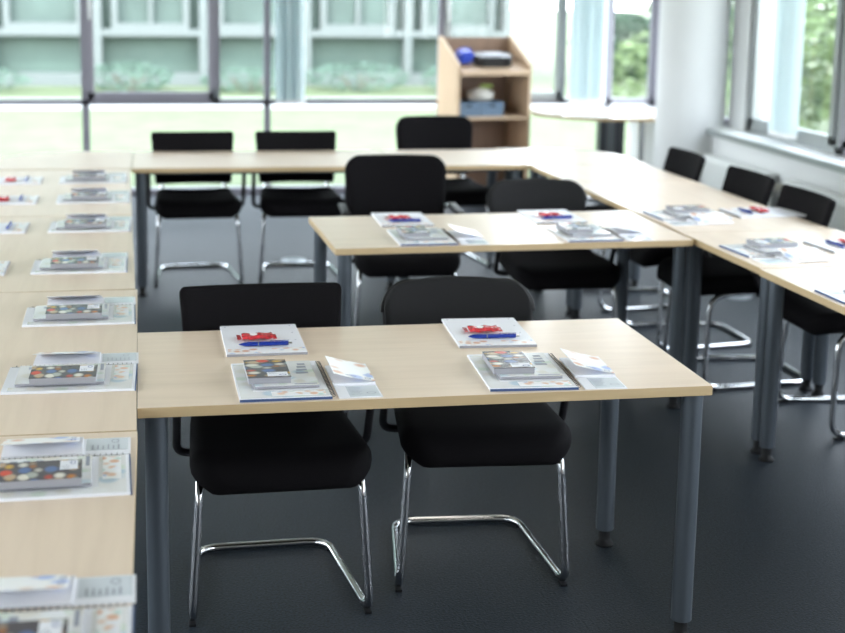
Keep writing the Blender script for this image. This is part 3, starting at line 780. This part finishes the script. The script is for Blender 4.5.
while x < X1-1:
    bm = new(); box(bm, x+0.25, x+1.60, -0.02, 0.28, 1.0, 1.10)
    box(bm, x+0.25, x+0.35, -0.02, 0.28, 1.10, 2.9); box(bm, x+1.50, x+1.60, -0.02, 0.28, 1.10, 2.9); box(bm, x+0.25, x+1.60, -0.02, 0.28, 2.8, 2.9)
    if k % 2: box(bm, x+0.90, x+0.96, 0.0, 0.28, 1.1, 2.8)
    wf = link('window_frame', bm, FACW, parent=fb)
    bm = new(); box(bm, x+0.35, x+1.50, 0.2, 0.26, 1.10, 2.8); link('pane', bm, FACG, parent=wf)
    x += 1.85; k += 1

def foliage(bm, cx, cy, cz, rx, ry, rz_, n_, s, seed, mi=0):
    r = random.Random(seed)
    for _ in range(n_):
        while True:
            u = Vector((r.uniform(-1, 1), r.uniform(-1, 1), r.uniform(-1, 1)))
            if u.length < 1: break
        L_ = u.length; u = u*(0.75+0.25*L_)/max(L_, 0.2)*min(1, L_+0.35) if L_ > 0 else u
        p = Vector((cx+u.x*rx, cy+u.y*ry, max(0.02, cz+u.z*rz_)))
        q = Matrix.Rotation(r.uniform(0, 6.28), 3, 'Z') @ Matrix.Rotation(r.uniform(0, 3.14), 3, 'X')
        a = s*r.uniform(0.6, 1.3)
        vs_ = [bm.verts.new(p+q @ Vector(c)) for c in ((-a, 0, 0), (0, -a*0.45, 0.1*a), (a, 0, 0), (0, a*0.45, 0.1*a))]
        bm.faces.new(vs_).material_index = mi
def bush(label, x, y, rx, ry, h, m, n_=700, s=0.05, name='shrub'):
    t = thing(name, label, 'shrub', (x, y, -0.12), 0, 'shrubs outside')
    bm = new(); foliage(bm, 0, 0, h*0.5, rx, ry, h*0.5, n_, s, int(x*100+y)); link('foliage', bm, m, parent=t)
    bm = new()
    for k in range(5):
        a = k*1.3; tube(bm, [(0.05*math.cos(a), 0.05*math.sin(a), 0), (rx*0.4*math.cos(a), ry*0.4*math.sin(a), h*0.55)], 0.015, 6)
    link('stems', bm, BARK, parent=t)
bush('low pale green shrub across the lawn, seen at the left edge of the glass wall', -3.2, 23.6, 1.1, 0.5, 0.42, LEAFP)
bush('low pale green shrub across the lawn, seen through the opening window', -0.5, 23.8, 0.75, 0.5, 0.5, LEAFP)
bush('low pale green shrub across the lawn, right of the opening window', 1.5, 23.7, 0.8, 0.5, 0.4, LEAFP)
bush('low pale green shrub across the lawn, seen beyond the middle blind', 3.4, 23.8, 0.9, 0.5, 0.5, LEAFP)
bush('low pale green shrub across the lawn, seen left of the lectern', 5.3, 23.6, 0.8, 0.5, 0.5, LEAFP)
def tree(label, x, y, h, cr, m, seed, n_=5000, low=0.3, s=0.10):
    t = thing('leafy_tree', label, 'tree', (x, y, -0.12), 0, 'trees outside')
    bm = new(); tube(bm, [(0, 0, 0), (0.05, 0.02, h*0.35), (0.0, 0, h*0.8)], 0.09, 8); link('trunk', bm, BARK, parent=t, smooth=True)
    bm = new(); r = random.Random(seed)
    for k in range(9):
        a = r.uniform(0, 6.28); q = r.uniform(0.2, 0.7)*cr
        foliage(bm, q*math.cos(a), q*math.sin(a), h*low+(h*(1-low))*(k+0.5)/9, cr*0.55, cr*0.55, h*0.16, n_//9, s, seed*31+k)
    link('crown', bm, m, parent=t)
hg = [(8.9, 26.2, 1.35, LEAFD, 'dark green shrub seen through the far right pane of the glass wall'),
      (11.2, 26.6, 1.5, LEAFD, 'dark green shrub just right of the far right pane'),]
for x, y, h, m, lb in hg: bush(lb, x, y, 0.95, 0.8, h, m, 5000, 0.07)
tree('bright leafy tree close outside the side window', 8.0, 17.0, 4.2, 1.5, LEAFB, 5, low=0.05)
tree('leafy tree outside the side window, right of the bright one', 11.9, 18.2, 4.6, 1.6, LEAFP, 9, low=0.05)
tree('bright tree in the background behind the side window trees', 8.9, 21.4, 4.5, 1.6, LEAFB, 12, low=0.05)
tree('pale tree farthest right outside the side window', 12.4, 13.6, 4.6, 1.7, LEAFB, 15, low=0.05)
